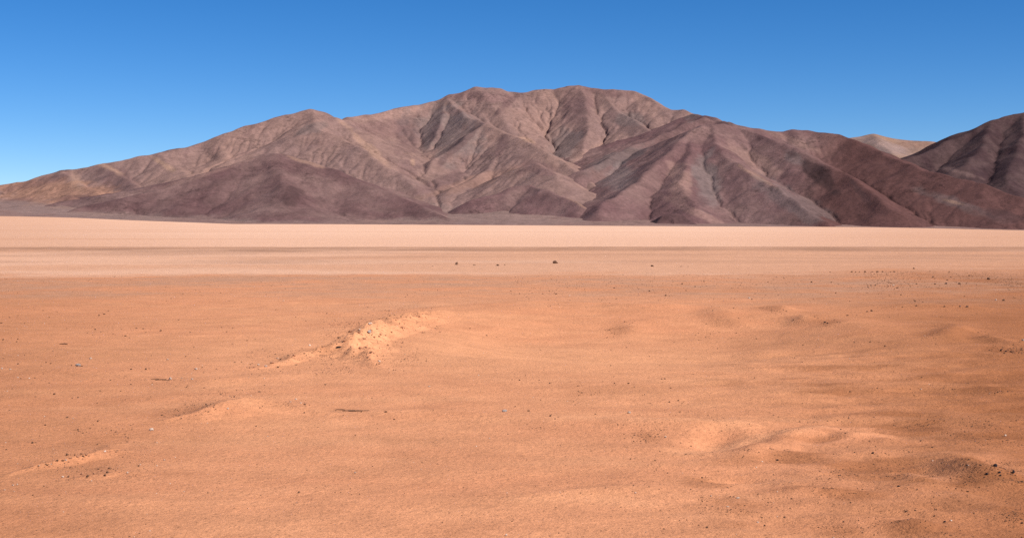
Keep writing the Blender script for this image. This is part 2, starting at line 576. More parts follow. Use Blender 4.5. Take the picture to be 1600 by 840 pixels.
def build_mountain(name, ridges, x0, x1, y0, y1, dx, dy, colour_fn, seed, label, with_fan, sink=0.04, ribs=0.08, erosion=(13, .022, 52)):
    xs = np.arange(x0, x1 + dx, dx); ys = np.arange(y0, y1 + dy, dy)
    X, Y = np.meshgrid(xs, ys, indexing='ij')
    z, ab, fq = tents(X, Y, ridges, seed, sink=sink if with_fan else .15, ribs=ribs)
    if not with_fan:
        z = z - 12 * (1 - sstep(0, 30, ab))      # feet dive under the fan
    if with_fan:
        k = 1 / 5.0
        z = np.maximum(z, fq) + np.log1p(np.exp(-np.abs(z - fq) * k)) / k
    if erosion:
        e = erode(z, dx, dy, ab < 3, erosion[0], erosion[1], erosion[2], seed)
        z = e
    gnd = ground(X, np.maximum(Y, 1))
    keepv = (z - (gnd if with_fan else fq)) > (-3 if with_fan else -6)
    PX, PY = project(X, Y, z)
    col = colour_fn(PX, PY, X, Y, z, ab)
    v = np.stack([X, Y, z], -1).reshape(-1, 3)
    f = grid_faces(len(xs), len(ys))
    kv = keepv.ravel()
    f = f[kv[f].any(1)]
    v, f, c = compact(v, f, col.reshape(-1, 3))
    o = mesh_from(name, v, f, ROCK, c)
    set_props(o, label, "mountain" if "mountain" in name else "hill", kind="structure")
    return o


M_MAUVE = np.array([1.05, 1.04, 1.09]) * np.array([1.0, .94, .97]) * np.array([0.178, 0.115, 0.093])
M_TAN = np.array([1.06, 1.04, 1.1]) * np.array([.228, .136, .104])
M_ORANGE = np.array([0.320, 0.160, 0.100])
M_SAND = np.array([0.352, 0.208, 0.142])
M_DARK = np.array([1.0, .85, .9]) * np.array([0.078, 0.050, 0.046])
M_PURPLE = np.array([1.06, 1.16, 1.24]) * np.array([1.0, .80, .82]) * np.array([0.102, 0.061, 0.054])
M_MAROON = np.array([0.98, 1.1, 1.16]) * np.array([1.0, .80, .80]) * np.array([0.094, 0.048, 0.040])
M_GREY = np.array([1, 1, 1.03]) * np.array([0.149, 0.111, 0.100])


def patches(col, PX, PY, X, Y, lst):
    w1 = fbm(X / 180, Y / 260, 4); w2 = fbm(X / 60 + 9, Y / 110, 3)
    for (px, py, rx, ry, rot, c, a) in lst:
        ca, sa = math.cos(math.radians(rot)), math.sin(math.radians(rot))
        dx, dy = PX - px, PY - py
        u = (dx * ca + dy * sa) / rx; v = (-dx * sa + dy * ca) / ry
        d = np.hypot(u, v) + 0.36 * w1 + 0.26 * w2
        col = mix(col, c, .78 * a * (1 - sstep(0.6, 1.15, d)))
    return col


def base_mix(X, Y, z):
    n = fbm(X / 420 + 3, Y / 700, 4)
    col = np.broadcast_to(M_MAUVE, X.shape + (3,)).copy()
    col = mix(col, M_TAN, np.clip(.35 + .6 * n, 0, 1))
    s = fbm(X / 70 + 11, Y / 160, 4)
    return mix(col, M_DARK * 1.5, sstep(.25, .8, s) * .3)


FAN_C = np.array([.205, .134, .116])


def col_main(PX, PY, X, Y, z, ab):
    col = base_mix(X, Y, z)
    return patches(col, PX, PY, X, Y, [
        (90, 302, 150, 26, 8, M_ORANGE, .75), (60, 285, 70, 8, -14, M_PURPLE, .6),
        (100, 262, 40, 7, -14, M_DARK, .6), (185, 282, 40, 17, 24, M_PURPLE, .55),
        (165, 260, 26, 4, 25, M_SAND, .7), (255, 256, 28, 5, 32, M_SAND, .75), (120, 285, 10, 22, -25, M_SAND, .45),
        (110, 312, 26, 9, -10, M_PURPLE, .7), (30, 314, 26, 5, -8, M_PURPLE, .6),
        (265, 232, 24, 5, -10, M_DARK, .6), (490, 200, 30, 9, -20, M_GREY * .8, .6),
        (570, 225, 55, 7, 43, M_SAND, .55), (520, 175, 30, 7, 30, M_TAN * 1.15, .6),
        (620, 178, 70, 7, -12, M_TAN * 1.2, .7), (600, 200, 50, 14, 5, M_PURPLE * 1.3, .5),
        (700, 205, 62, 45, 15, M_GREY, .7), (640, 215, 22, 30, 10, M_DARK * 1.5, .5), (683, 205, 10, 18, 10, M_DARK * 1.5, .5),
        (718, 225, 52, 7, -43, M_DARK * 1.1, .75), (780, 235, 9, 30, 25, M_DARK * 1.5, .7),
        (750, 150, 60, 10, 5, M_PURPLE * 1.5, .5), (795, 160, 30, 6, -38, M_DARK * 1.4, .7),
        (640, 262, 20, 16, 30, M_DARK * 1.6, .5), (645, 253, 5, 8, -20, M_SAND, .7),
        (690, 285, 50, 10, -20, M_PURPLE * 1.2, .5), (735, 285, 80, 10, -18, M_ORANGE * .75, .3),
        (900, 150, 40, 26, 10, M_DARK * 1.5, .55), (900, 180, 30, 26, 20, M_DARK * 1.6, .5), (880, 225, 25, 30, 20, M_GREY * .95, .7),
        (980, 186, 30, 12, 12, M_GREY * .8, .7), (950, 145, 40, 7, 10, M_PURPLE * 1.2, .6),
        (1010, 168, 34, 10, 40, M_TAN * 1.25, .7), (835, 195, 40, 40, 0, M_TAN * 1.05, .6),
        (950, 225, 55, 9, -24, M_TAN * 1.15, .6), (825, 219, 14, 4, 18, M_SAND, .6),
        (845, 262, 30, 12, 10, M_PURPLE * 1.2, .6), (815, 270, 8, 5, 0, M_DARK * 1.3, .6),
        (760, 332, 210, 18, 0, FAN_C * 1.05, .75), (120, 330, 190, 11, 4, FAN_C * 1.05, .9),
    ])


def foot_blend(col, PX, PY, X, Y, ab):
    col = patches(col, PX, PY, X, Y, [
        (455, 308, 22, 15, -20, M_DARK * .7, .85), (330, 290, 55, 6, -22, M_DARK, .6), (480, 283, 10, 5, 0, M_DARK, .6),
        (345, 262, 85, 6, -20, M_TAN, .5), (470, 250, 40, 4, 18, M_SAND, .45), (540, 300, 100, 10, 22, M_MAUVE, .6),
        (600, 318, 80, 10, 14, M_PURPLE * .95, .5)])
    return mix(col, FAN_C, 1 - sstep(1, 20, ab + 6 * fbm(X / 90, Y / 140, 3)))


def col_foot(PX, PY, X, Y, z, ab):
    col = mix(np.broadcast_to(M_PURPLE, X.shape + (3,)).copy(), M_MAUVE, np.clip(.32 + .6 * fbm(X / 300, Y / 300, 4), 0, 1))
    return foot_blend(col, PX, PY, X, Y, ab)


def col_low(PX, PY, X, Y, z, ab):
    col = mix(np.broadcast_to(M_PURPLE * 1.25, X.shape + (3,)).copy(), M_MAUVE, np.clip(.3 + .6 * fbm(X / 200, Y / 200, 4), 0, 1))
    return patches(col, PX, PY, X, Y, [(885, 306, 40, 3, 30, M_SAND * .8, .6), (850, 312, 24, 8, 10, M_DARK * 1.4, .5), (795, 296, 24, 6, -20, M_DARK * 1.2, .5)])


def col_right(PX, PY, X, Y, z, ab):
    col = mix(np.broadcast_to(M_PURPLE * 1.2, X.shape + (3,)).copy(), M_MAUVE, np.clip(.35 + .6 * fbm(X / 300, Y / 400, 4), 0, 1))
    col = mix(col, M_MAROON, sstep(1215, 1330, PX + .35 * (PY - 260)))
    return patches(col, PX, PY, X, Y, [
        (960, 250, 60, 12, -24, M_GREY * .8, .8), (965, 275, 30, 22, 0, M_GREY * 1.1, .7), (1040, 220, 50, 9, -42, M_DARK * 1.2, .7), (1010, 265, 50, 9, -45, M_DARK * 1.2, .6),  # left faces of the spur, their shade put into the rock colour
        (1078, 175, 24, 14, -15, M_GREY * .8, .8), (1130, 200, 40, 7, 15, M_DARK * 1.4, .6),
        (1062, 285, 20, 34, -20, M_TAN * 1.15, .75), (1085, 330, 70, 7, 25, M_TAN * 1.1, .6),
        (1105, 285, 22, 48, -6, M_GREY, .85), (1100, 315, 12, 10, 30, M_DARK * 1.3, .7),
        (1144, 300, 13, 36, 0, M_DARK * 1.5, .7), (1180, 250, 50, 12, 30, M_TAN, .6), (1190, 280, 40, 4, 30, M_SAND * .75, .5),
        (1240, 315, 70, 20, 28, M_GREY * .95, .6), (1245, 250, 20, 12, 30, M_GREY, .6),
        (1278, 272, 50, 14, 40, M_DARK * .45, .95), (1340, 295, 34, 5, 50, M_DARK * .7, .7), (1200, 222, 40, 6, 25, M_DARK * 1.2, .6),
        (1240, 220, 60, 5, 22, M_TAN * .8, .6), (1500, 320, 70, 9, 20, M_GREY * .85, .5), (1490, 316, 20, 3, 14, M_SAND * .75, .6), (1560, 335, 40, 9, 12, M_DARK * .8, .7),
        (1470, 335, 120, 14, 8, M_MAROON * 1.05, .6), (1050, 320, 60, 20, -10, M_PURPLE, .5),
    ])


def col_knoll(PX, PY, X, Y, z, ab):
    return mix(np.broadcast_to(M_PURPLE * .9, X.shape + (3,)).copy(), M_DARK, np.clip(.4 + fbm(X / 60, Y / 60, 3), 0, 1))


def col_dark(PX, PY, X, Y, z, ab):
    col = mix(np.broadcast_to(np.array([.046, .024, .025]), X.shape + (3,)).copy(), np.array([.085, .050, .047]), sstep(.1, .7, ridged(X / 150, Y / 300, 4) - .15) * .7)
    return patches(col, PX, PY, X, Y, [(1550, 270, 60, 16, -20, np.array([.042, .022, .024]), .8), (1510, 272, 40, 5, 15, M_MAUVE, .6)])


def col_far(PX, PY, X, Y, z, ab):
    col = mix(np.broadcast_to(np.array([.21, .135, .11]), X.shape + (3,)).copy(), M_SAND * .7, np.clip(.2 + .7 * fbm(X / 300, Y / 500, 4), 0, 1))
    return patches(col, PX, PY, X, Y, [(1440, 225, 40, 8, 5, M_ORANGE * .7, .45), (1380, 228, 40, 9, 20, np.array([.24, .165, .15]), .7)])


R_MAIN = [
    ([(-330, 325, 6300), (-150, 300, 6700), (0, 287, 6900), (44, 282, 6950), (81, 271, 6980), (97, 266, 7000), (119, 264, 7020), (156, 256, 7050), (216, 242, 7100), (233, 242, 7150), (250, 238, 7180), (266, 232, 7200), (291, 229, 7250), (312, 223, 7300), (337, 213, 7330), (375, 201, 7400), (412, 189, 7480), (444, 179, 7550), (469, 174, 7580), (487, 170, 7600), (505, 173, 7620), (521, 182, 7700), (533, 187, 7800), (545, 184, 8000)], .42, 230),
    ([(545, 184, 8000), (570, 179, 8100), (598, 175, 8200), (617, 169, 8300), (648, 163, 8400), (679, 158, 8500), (700, 149, 8550), (728, 141, 8580), (744, 134, 8600), (759, 135, 8620), (778, 137, 8650), (796, 142, 8700), (821, 143, 8700), (832, 140, 8720), (868, 139, 8750), (883, 134, 8750), (902, 132, 8750), (917, 135, 8720), (936, 140, 8700), (964, 138, 8650), (988, 140, 8600), (1007, 147, 8550), (1029, 160, 8400), (1047, 169, 8300), (1069, 171, 8250), (1087, 177, 8200), (1110, 190, 7900), (1140, 205, 7700)], .47, 260),
    ([(487, 170, 7600), (489, 185, 7420), (492, 198, 7300), (530, 214, 7150), (580, 240, 6950), (620, 268, 6750), (655, 300, 6500)], .40, 200),
    ([(700, 149, 8550), (712, 168, 8250), (728, 180, 8000), (756, 193, 7700), (735, 205, 7550), (715, 224, 7380), (690, 243, 7180), (665, 268, 6950), (645, 289, 6750)], .52, 170),
    ([(756, 193, 7700), (778, 203, 7560), (790, 214, 7450), (778, 238, 7220), (762, 260, 7020), (735, 280, 6800), (700, 297, 6550)], .50, 150),
    ([(756, 193, 7700), (800, 210, 7400), (850, 233, 7100), (890, 258, 6850), (930, 288, 6500), (952, 308, 6250)], .42, 240),
    ([(936, 140, 8700), (967, 172, 8300), (1000, 192, 8000), (1030, 208, 7750)], .48, 150),
    ([(700, 149, 8550), (690, 180, 8150), (684, 200, 7950), (672, 230, 7700)], .52, 130),
    ([(905, 133, 8750), (915, 160, 8400), (922, 190, 8080), (912, 222, 7780), (905, 240, 7600)], .46, 240),
    ([(97, 266, 7000), (122, 285, 6750), (166, 311, 6350)], .42, 140),
    ([(156, 256, 7050), (190, 274, 6800), (222, 297, 6500)], .42, 140),
    ([(250, 238, 7180), (285, 268, 6800), (312, 290, 6500)], .42, 140),
    ([(60, 320, 6150), (105, 303, 6250), (135, 316, 6150)], .40, 90),
    ([(835, 252, 6650), (850, 258, 6550), (870, 275, 6350)], .42, 90),
]
R_FOOT = [([(80, 333, 5750), (140, 320, 5900), (200, 305, 6000), (260, 292, 6080), (330, 268, 6220), (380, 250, 6350), (410, 241, 6400), (440, 240, 6400), (470, 247, 6380), (520, 262, 6300), (580, 288, 6150), (640, 315, 5980), (690, 333, 5800)], .34, 260),
          ([(430, 240, 6400), (440, 275, 6100), (450, 310, 5850)], .34, 140)]
R_LOW = [([(735, 313, 6100), (770, 302, 6150), (796, 293, 6180), (830, 288, 6200), (870, 302, 6000), (912, 322, 5850)], .50, 120)]
R_KNOLL = [([(1022, 348, 5560), (1040, 336, 5620), (1060, 333, 5640), (1085, 344, 5580)], .36, 60)]
R_RIGHT = [
    ([(1165, 199, 7150), (1125, 192, 7050), (1095, 194, 6980), (1075, 204, 6850), (1059, 222, 6700), (1029, 250, 6450), (998, 281, 6170), (951, 313, 5850), (933, 331, 5700)], .46, 200),
    ([(1100, 180, 7500), (1087, 186, 7450), (1060, 199, 7350), (1025, 212, 7200), (967, 236, 6950), (912, 262, 6650)], .55, 120),
    ([(1087, 177, 7900), (1106, 180, 7750), (1128, 186.6, 7500), (1141, 190, 7300), (1162, 198, 7200), (1191, 202, 7200), (1216, 204, 7200), (1234, 200, 7200), (1256, 202, 7180), (1281, 205, 7150), (1312, 209, 7100), (1331, 215, 7050), (1359, 228, 6900), (1381, 239, 6750), (1403, 249, 6600), (1434, 261, 6400), (1475, 272, 6220), (1522, 282, 6080), (1559, 295, 5950), (1600, 309, 5830), (1700, 335, 5650)], .40, 240),
    ([(1110, 193, 7000), (1118, 222, 6680), (1140, 248, 6420), (1180, 272, 6170), (1210, 288, 6020), (1250, 318, 5770), (1290, 344, 5560)], .44, 140),
    ([(1141, 192, 7200), (1191, 209, 6920), (1231, 224, 6700), (1272, 245, 6450), (1319, 270, 6200), (1366, 301, 5920), (1392, 324, 5700)], .50, 110),
    ([(1085, 215, 6780), (1075, 250, 6420), (1068, 285, 6080), (1080, 320, 5780)], .44, 110),
]
R_DARK = [([(1380, 262, 7300), (1403, 251, 7450), (1441, 238, 7600), (1475, 220, 7700), (1500, 212, 7750), (1525, 198, 7800), (1553, 186, 7850), (1578, 178, 7900), (1600, 174, 7900), (1660, 158, 7950), (1740, 150, 8000), (1830, 160, 8000), (1950, 205, 8000), (2080, 260, 7900)], .50, 170),
          ([(1553, 186, 7850), (1540, 225, 7450), (1510, 255, 7100)], .48, 110), ([(1600, 174, 7900), (1595, 220, 7400), (1580, 260, 7000), (1575, 285, 6750)], .48, 110),
          ([(1700, 153, 7950), (1720, 230, 7300), (1700, 290, 6600)], .48, 130)]
R_FAR = [([(1180, 240, 12000), (1270, 226, 12000), (1331, 214, 12000), (1350, 210, 12000), (1365, 208, 12000), (1385, 212, 12000), (1406, 217, 12000), (1425, 218, 12000), (1470, 221, 12000), (1560, 226, 12000), (1700, 240, 12000)], .36, 260),
         ([(1365, 208, 12000), (1390, 235, 11300), (1400, 252, 10800)], .36, 150)]

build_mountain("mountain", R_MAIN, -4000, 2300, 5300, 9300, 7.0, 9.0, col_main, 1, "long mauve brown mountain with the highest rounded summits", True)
build_mountain("mountain", R_RIGHT, 250, 3300, 5330, 8300, 7.0, 9.0, col_right, 4, "dark maroon mountain spur with black crags running down to the plain", False, ribs=.05, erosion=(11, .015, 40))
build_mountain("foothill", R_FOOT, -2300, -150, 5340, 7400, 8.5, 9.5, col_foot, 2, "smooth dark purple brown foothill with a black scree patch", False, ribs=.06, erosion=(8, .012, 20))
build_mountain("foothill", R_LOW, -420, 520, 5500, 6600, 7, 8, col_low, 3, "low dusky foothill at the foot of the long mauve mountain", False, ribs=.08, erosion=(5, .01, 15))
build_mountain("knoll", R_KNOLL, 500, 800, 5450, 5800, 5, 6, col_knoll, 5, "tiny dark knoll at the foot of the maroon spur", False, ribs=.1, erosion=None)
build_mountain("mountain", R_DARK, 1700, 5200, 6000, 9300, 10, 11, col_dark, 6, "steep blackish mountain behind the maroon spur", False)
build_mountain("distant_hill", R_FAR, 1400, 5200, 10200, 13200, 16, 18, col_far, 7, "far pale tan hill in the gap between two dark mountains", False)

# ------------------------------------------------------------------ dirt mounds
def poly_h(x, y, pts):
    """pts: (x, y, height, half width left, half width right); returns height over the ground"""
    acc = np.zeros(x.shape)
    best = np.full(x.shape, -1.0)
    for i in range(len(pts) - 1):
        ax, ay, ah, aw = pts[i]; bx, by, bh, bw = pts[i + 1]
        d, t = seg_dist(x, y, ax, ay, bx, by)
        h = ah + t * (bh - ah); w = aw + t * (bw - aw)
        q = np.clip(1 - d / w, 0, 1)
        best = np.maximum(best, h * (q * q * (1.6 - .6 * q)))
    return np.maximum(best, 0)


def gp(px, py, dz=0.0):
    """ground point seen at a photo pixel; dz raises the surface"""
    dx, dy, dz_ = pix_dir(px, py)
    k = -(CAM_H - dz) / dz_
    for _ in range(6):
        g = float(ground(np.array([dx * k]), np.array([dy * k]))[0]) + dz
        k = (g - CAM_H) / dz_
    return dx * k, dy * k


def crest(lst):
    out = []
    for px, py, h, w in lst:
        x, y = gp(px, py, h)
        out.append((x, y, h, w))
    return out


MOUNDS = [
    dict(name="dirt_mound", label="rubbly heap of dug orange earth with stones on its crest", pts=[
        crest([(690, 483, .08, 1.2), (650, 488, .18, 1.5), (612, 497, .25, 1.3), (580, 504, .40, .9), (558, 512, .40, .75), (543, 522, .37, .6), (540, 538, .24, .6), (548, 558, .08, .6)]),
        crest([(545, 524, .40, .75), (500, 541, .16, .6), (470, 550, .12, .5), (440, 559, .11, .5), (385, 575, .03, .45)]),
        crest([(566, 512, .36, 1.0), (566, 530, .24, 1.0), (578, 553, .15, .9), (612, 577, .02, .5)])], rough=.085),
    dict(name="dirt_mound", label="low worn swell of orange earth, faintly gravelled along its top", pts=[
        crest([(240, 655, .03, .6), (300, 640, .10, .9), (350, 624, .13, 1.3), (400, 618, .14, 1.4), (450, 626, .10, 1.2), (520, 640, .05, .7)])], rough=.012),
    dict(name="dirt_mound", label="low crumbly earth bank edged by two lines of clods", pts=[
        crest([(20, 742, .02, .35), (60, 728, .05, .45), (100, 713, .09, .5), (135, 704, .09, .55), (170, 694, .06, .5), (200, 686, .02, .4)]),
        crest([(90, 745, .02, .3), (140, 737, .05, .4), (175, 730, .05, .4), (230, 738, .02, .3)])], rough=.02),
]


def mound_h(m, x, y):
    xw = x + .25 * perlin(x / 1.1, y / 1.1) + .08 * perlin(x / .3, y / .3)
    yw = y + .25 * perlin(x / 1.1 + 30, y / 1.1) + .08 * perlin(x / .3 + 30, y / .3)
    h = np.zeros(x.shape)
    for pts in m["pts"]:
        h = np.maximum(h, poly_h(xw, yw, pts))
    e = sstep(.02, .18, h)
    return h + e * m["rough"] * (fbm(x / .55, y / .55, 4) + .5 * perlin(x / .12, y / .12)) - .02


for m in MOUNDS:
    allp = [p for l in m["pts"] for p in l]
    m["box"] = (min(p[0] for p in allp) - 1.6, max(p[0] for p in allp) + 1.6, min(p[1] for p in allp) - 1.6, max(p[1] for p in allp) + 1.6)
    x0, x1, y0, y1 = m["box"]
    st = max((x1 - x0), (y1 - y0)) / 260.0
    xs = np.arange(x0, x1 + st, st); ys = np.arange(y0, y1 + st, st)
    X, Y = np.meshgrid(xs, ys, indexing='ij')
    h = mound_h(m, X, Y)
    z = ground(X, Y) + h
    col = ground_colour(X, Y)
    f = grid_faces(len(xs), len(ys)); kv = (h > -.0199).ravel()
    f = f[kv[f].any(1)]
    v, f, c = compact(np.stack([X, Y, z], -1).reshape(-1, 3), f, col.reshape(-1, 3))
    base = np.array([v[:, 0].mean(), v[:, 1].mean(), v[:, 2].min()])
    o = mesh_from(m["name"], v - base, f, SAND, c)
    o.location = base
    set_props(o, m["label"], "mound")


def surface(x, y):
    x = np.atleast_1d(np.asarray(x, float)); y = np.atleast_1d(np.asarray(y, float))
    z = ground(x, y)
    add = np.zeros(x.shape)
    for m in MOUNDS:
        b = m["box"]
        k = (x > b[0]) & (x < b[1]) & (y > b[2]) & (y < b[3])
        if k.any():
            add[k] = np.maximum(add[k], mound_h(m, x[k], y[k]))
    return z + add


def hit(px, py):
    """first point of the surface along the ray through a photo pixel"""
    dx, dy, dz = pix_dir(px, py)
    k0 = -(CAM_H + .3) / dz
    ks = np.linspace(max(6.0, k0 * .72), k0 * 1.12, 900)
    below = CAM_H + dz * ks - surface(dx * ks, dy * ks)
    i = int(np.argmax(below < 0)) if (below < 0).any() else len(ks) - 1
    k = ks[i]
    return dx * k, dy * k, float(surface(dx * k, dy * k)[0])


# ------------------------------------------------------------------ stones
def ico_points():
    import bmesh
    bm = bmesh.new(); bmesh.ops.create_icosphere(bm, subdivisions=2, radius=1.0)
    v = np.array([p.co[:] for p in bm.verts]); f = np.array([[q.index for q in p.verts] for p in bm.faces])
    bm.free()
    return v, f


IV, IF = ico_points()
r2 = np.random.RandomState(3)


def stone_mesh(name, mat, flat, seed):
    rs = np.random.RandomState(seed)
    v = IV.copy()
    for _ in range(9):                         # chop facets off the ball
        n = rs.normal(size=3); n /= np.linalg.norm(n)
        d = rs.uniform(.55, .85)
        s = v @ n
        over = np.maximum(s - d, 0)
        v -= over[:, None] * n * .92
    v += .05 * rs.normal(size=v.shape)
    v *= np.array([1.0, rs.uniform(.65, .95), flat * rs.uniform(.85, 1.15)])
    v[:, 2] -= v[:, 2].min(); v[:, 2] -= .22 * v[:, 2].max()
    v[:, :2] /= max(np.ptp(v[:, 0]), 1e-6); v[:, 2] /= max(np.ptp(IV[:, 0]), 1e-6) * 1.0
    me = bpy.data.meshes.new(name)
    me.from_pydata([tuple(p) for p in v], [], [tuple(int(i) for i in q) for q in IF])
    me.materials.append(mat)
    return me


MATS = {
    'd': stone_material("dark_brown_stone", (.150, .078, .048)),
    'k': stone_material("black_stone", (.030, .024, .026)),
    'p': stone_material("pale_stone", (.56, .42, .33)),
    'g': stone_material("grey_stone", (.34, .28, .25)),
    's': stone_material("sandy_clod", (.42, .20, .115)),
}
MESH = {k: [stone_mesh("stone_" + n, MATS[k], fl, 11 * i + ord(k)) for i, fl in enumerate((.75, .6, .9, .5, .7))] for k, n in
        dict(d="dark", k="black", p="pale", g="grey", s="clod").items()}
WORD = dict(d="dark brown stone", k="black stone", p="pale stone", g="grey stone", s="sandy earth clod")
NAME = dict(d="stone", k="stone", p="stone", g="stone", s="earth_clod")
n_stone = [0]
PLACED = []; SPOTS = []


def stone(px, py, w, kind, label=None, group=None, aspect=1.0, name=None, squash=1.0, mesh=None):
    x, y, z = hit(px, py)
    if kind == 'd' and label is None and 380 <= px <= 690 and py <= 586:
        w *= .7 if px < 560 else .5
    size = 0.8 * w / F * math.hypot(y, x)
    i = n_stone[0]; n_stone[0] += 1
    me = MESH[kind][i % 5 if mesh is None else mesh]
    o = bpy.data.objects.new(name or NAME[kind], me)
    C.objects.link(o)
    o.location = (x, y, z)
    k = size
    o.scale = (k * aspect ** .5, k / aspect ** .5, k * squash)
    o.rotation_euler = (0, 0, r2.uniform(-.5, .5) if aspect > 1.5 else r2.uniform(0, 6.28))
    if label is None:
        if py < 422: zone, g = "out on the buff strip beyond the gravel", "stones on the buff strip"
        elif py < 463: zone, g = "among the grey gravel band", "stones of the gravel band"
        elif 380 <= px <= 690 and py <= 586: zone, g = "on the rubbly dirt heap", "stones of the dirt heap"
        elif px <= 260 and 690 <= py <= 768: zone, g = "along the crumbly clod edged bank", "clods and stones of the bank"
        elif px >= 1000 and py >= 640: zone, g = "on the wind scoured brown sand with drifts", "stones on the scoured sand"
        elif px >= 690 and py < 600: zone, g = "around the smooth sand bowl beside the heap", "stones round the sand bowl"
        elif px < 380 and py < 612: zone, g = "on the flat sand beyond the low swell", "stones beyond the low swell"
        else: zone, g = "on the open orange sand", "stones on the open sand"
        PLACED.append((o, kind, zone, g, size, x, y))
    SPOTS.append((x, y))
    set_props(o, label, "clod" if kind == 's' else "stone", group)
    return o


# singular ones first
stone(868, 411.5, 10, 'd', "largest dark boulder alone on the buff strip, ragged on top", name="boulder", aspect=1.4)
stone(778, 415, 8, 'd', "rounded dark boulder with a pebble close behind it on buff strip", name="boulder", aspect=1.3)
stone(714, 413.5, 8, 'd', "brown flat boulder on the buff strip, a crumb of rock at its foot", name="boulder", aspect=1.5)
stone(741, 414.5, 5.5, 'd', "small brown boulder between two larger ones on the buff strip", name="boulder", aspect=1.2)
stone(1019, 416, 6, 'd', "compact dark boulder standing apart on the buff strip's near edge", name="boulder")
stone(531, 543, 13, 'k', "black slab standing in for a deep shadow in the dirt heap flank", name="stone", aspect=1.6, squash=.5)  # dark shadow pocket in the heap, built as a black slab
stone(578, 507, 8.5, 'p', "pale stone perched on the very top of the dirt heap")
stone(577, 520, 9, 'g', "blocky grey stone just under the top of the dirt heap")
stone(1153, 778, 8, 'p', "bright white stone with a deep shadow on the scoured sand")
stone(122, 572, 9, 'g', "light grey flat stone lying alone on the left plain", aspect=1.6)
stone(788, 643, 9, 'g', "lone grey stone at the end of a faint sand ridge", aspect=1.3)
stone(555, 738.5, 5, 'p', "small white stone on bare smooth sand in the foreground")
stone(1584, 738, 8, 'k', "black stone on the lip of the dark hollow", aspect=1.5)
stone(100, 537.5, 10, 'd', "long thin dark stone lying flat on the sand plain", aspect=3, squash=.7)

D = {}
D['d'] = [(676,416,5),(789,414,3),(1064,416.5,3),(1428,420,4),(1075,416.5,3),
 (1461,444,4),(1499,444,6),(1510,443,3.5),(1545,436.5,6),(1580,437,3.5),(1402,450,4),(1388,447.5,3),(1432,444,4),(1458,433,3.5),(1460,436,3),(1480,438,3.5),(1483,425,3),(1486,433,3.5),(1514,431,3.5),(1299,441,4),(1568,469.5,5),(1500,479,4),(1476,479,5),(1432,478,3.5),(1410,480,3.5),(1507,463,3),(1430,471,4),(1442,472,3),(1368,446,3.5),(1356,458,3),(1361,446,3),(1306,458,3),(1328,471,3.5),(1408,461,3),(1297,425,3.5),(1331,425,4),(1337,425,3),(1343,425,3.5),(1352,425,4),(1363,425,4.5),(1371,425,4.5),(1379,425,4),(1391,425,3.5),(1397,425,3.5),(1453,423.5,3),(1360,534,4),(1335,535,3),(1374,534,3),(1383,541,3),(1390,495,3),(1355,487,4),(1362,486,5),(1324,493,5),
 (1439,689,4),(1421,706,4),(1512,768,5),(1433,765,4),(1340,763,3.5),(1329,785,4),(1382,815,4),(1416,799,5),(1460,806,4),(1587,796,4),(1420,804,3),(1372,832,4),(1514,718,4),(1567,690,3),(1547,682,3),
 (1164,790,3.5),(1162,796,3.5),(1226,808,4.5),(1195,821,5),(1092,820,4),(1105,824,5),(1258,790,4),(1237,779,4),(975,678,3),(976,685,3),(1037,826,3.5),(1097,752,5),(1146,776,4),(1141,776,4),(1228,670,3),(1080,697,3),(1228,835,4),(982,599,5),(859,599,4),(903,603,4),(960,599,3.5),(1013,590,3.5),(1034,592,3),(1039,592,3.5),(1048,606,4),(812,594,3.5),(800,593,3.5),(1046,628,4),(1060,626,4),(1016,630,3),(860,650,5),(872,651,4),(826,642,4.5),(805,635,3),(1056,649,3),(845,668,3),
 (15,496,4),(2,505,4),(5,531,4),(26,534,4),(28,530,3),(5,560,4),(77,496,3),(155,493,4),(163,491,4.5),(149,515,3.5),(177,521.5,4),(196,525,4),(251,517,5),(128,572,4),(112,571,3),(72,566,4),(79,568,3.5),(228,577,5),(205,577,5),(290,557,3),(303,542,3.5),(319,606,3.5),(85,616,5),(113,622,3.5),(122,621,3.5),(316,574,4),
 (105,652,5),(153,658,4),(71,664,5),(51,692,5),(10,702,5),(141,669,3),(174,672,3),(253,649,5),(200,684,3.5),(152,694,5),(60,728,4),(105,711,7),(98,720,6),(90,720,5),(82,723,4),(74,727,4),(117,711,4),(127,709,5),(130,713,4),(181,706,4),(192,714,3),(217,728,4),(154,733,5),(170,732,5),(177,733,4),(168,738,6),(164,743,6),(137,744,7),(107,745,5),(15,641,4),
 (529,528,7),(604,498,6),(617,492,5),(633,478.5,4),(622,482.5,5),(674,482,5),(630,516.5,6),(632,506,4),(651,506,4.5),(623,506,3),(597,512,4),(593,544,5),(553,550,5),(553,556.5,4),(575,562,4),(607,575,4),(618,578,4),(450,555.5,7),(438,562,6),(404,576.5,5),(390,574.5,5),(434,574,7),(463,570,5),(484,574,3.5),(478,501,5),(462,495,3.5),(431,484,3.5),(386,532,5),(511,490,4),(542,503,4),(508,601,4),(476,632,5),(405,612,5),(627,542,5),(664,548,3.5),(563,519,5),(590,535,4),(600,530,4),
 (467,769.5,5),(603,643.5,8),(616,655,4),(366,620,4),(410,635,3.5),(476,645,3.5),(590,669,3),(555,680,3),(322,632,4),(637,716,3),(1100,440,3),(848,459,4),(869,459.5,4),(812,459,3),(798,455,3),(1040,462,4),(963,467,4),(1072,454,3),(1015,455,4),(1086,448,4),(1066,444,4),(1200,441,4),(1225,435,3),(1268,441,4),(960,450,4),(1175,468,3),(1130,470,3),(1240,500,3)]
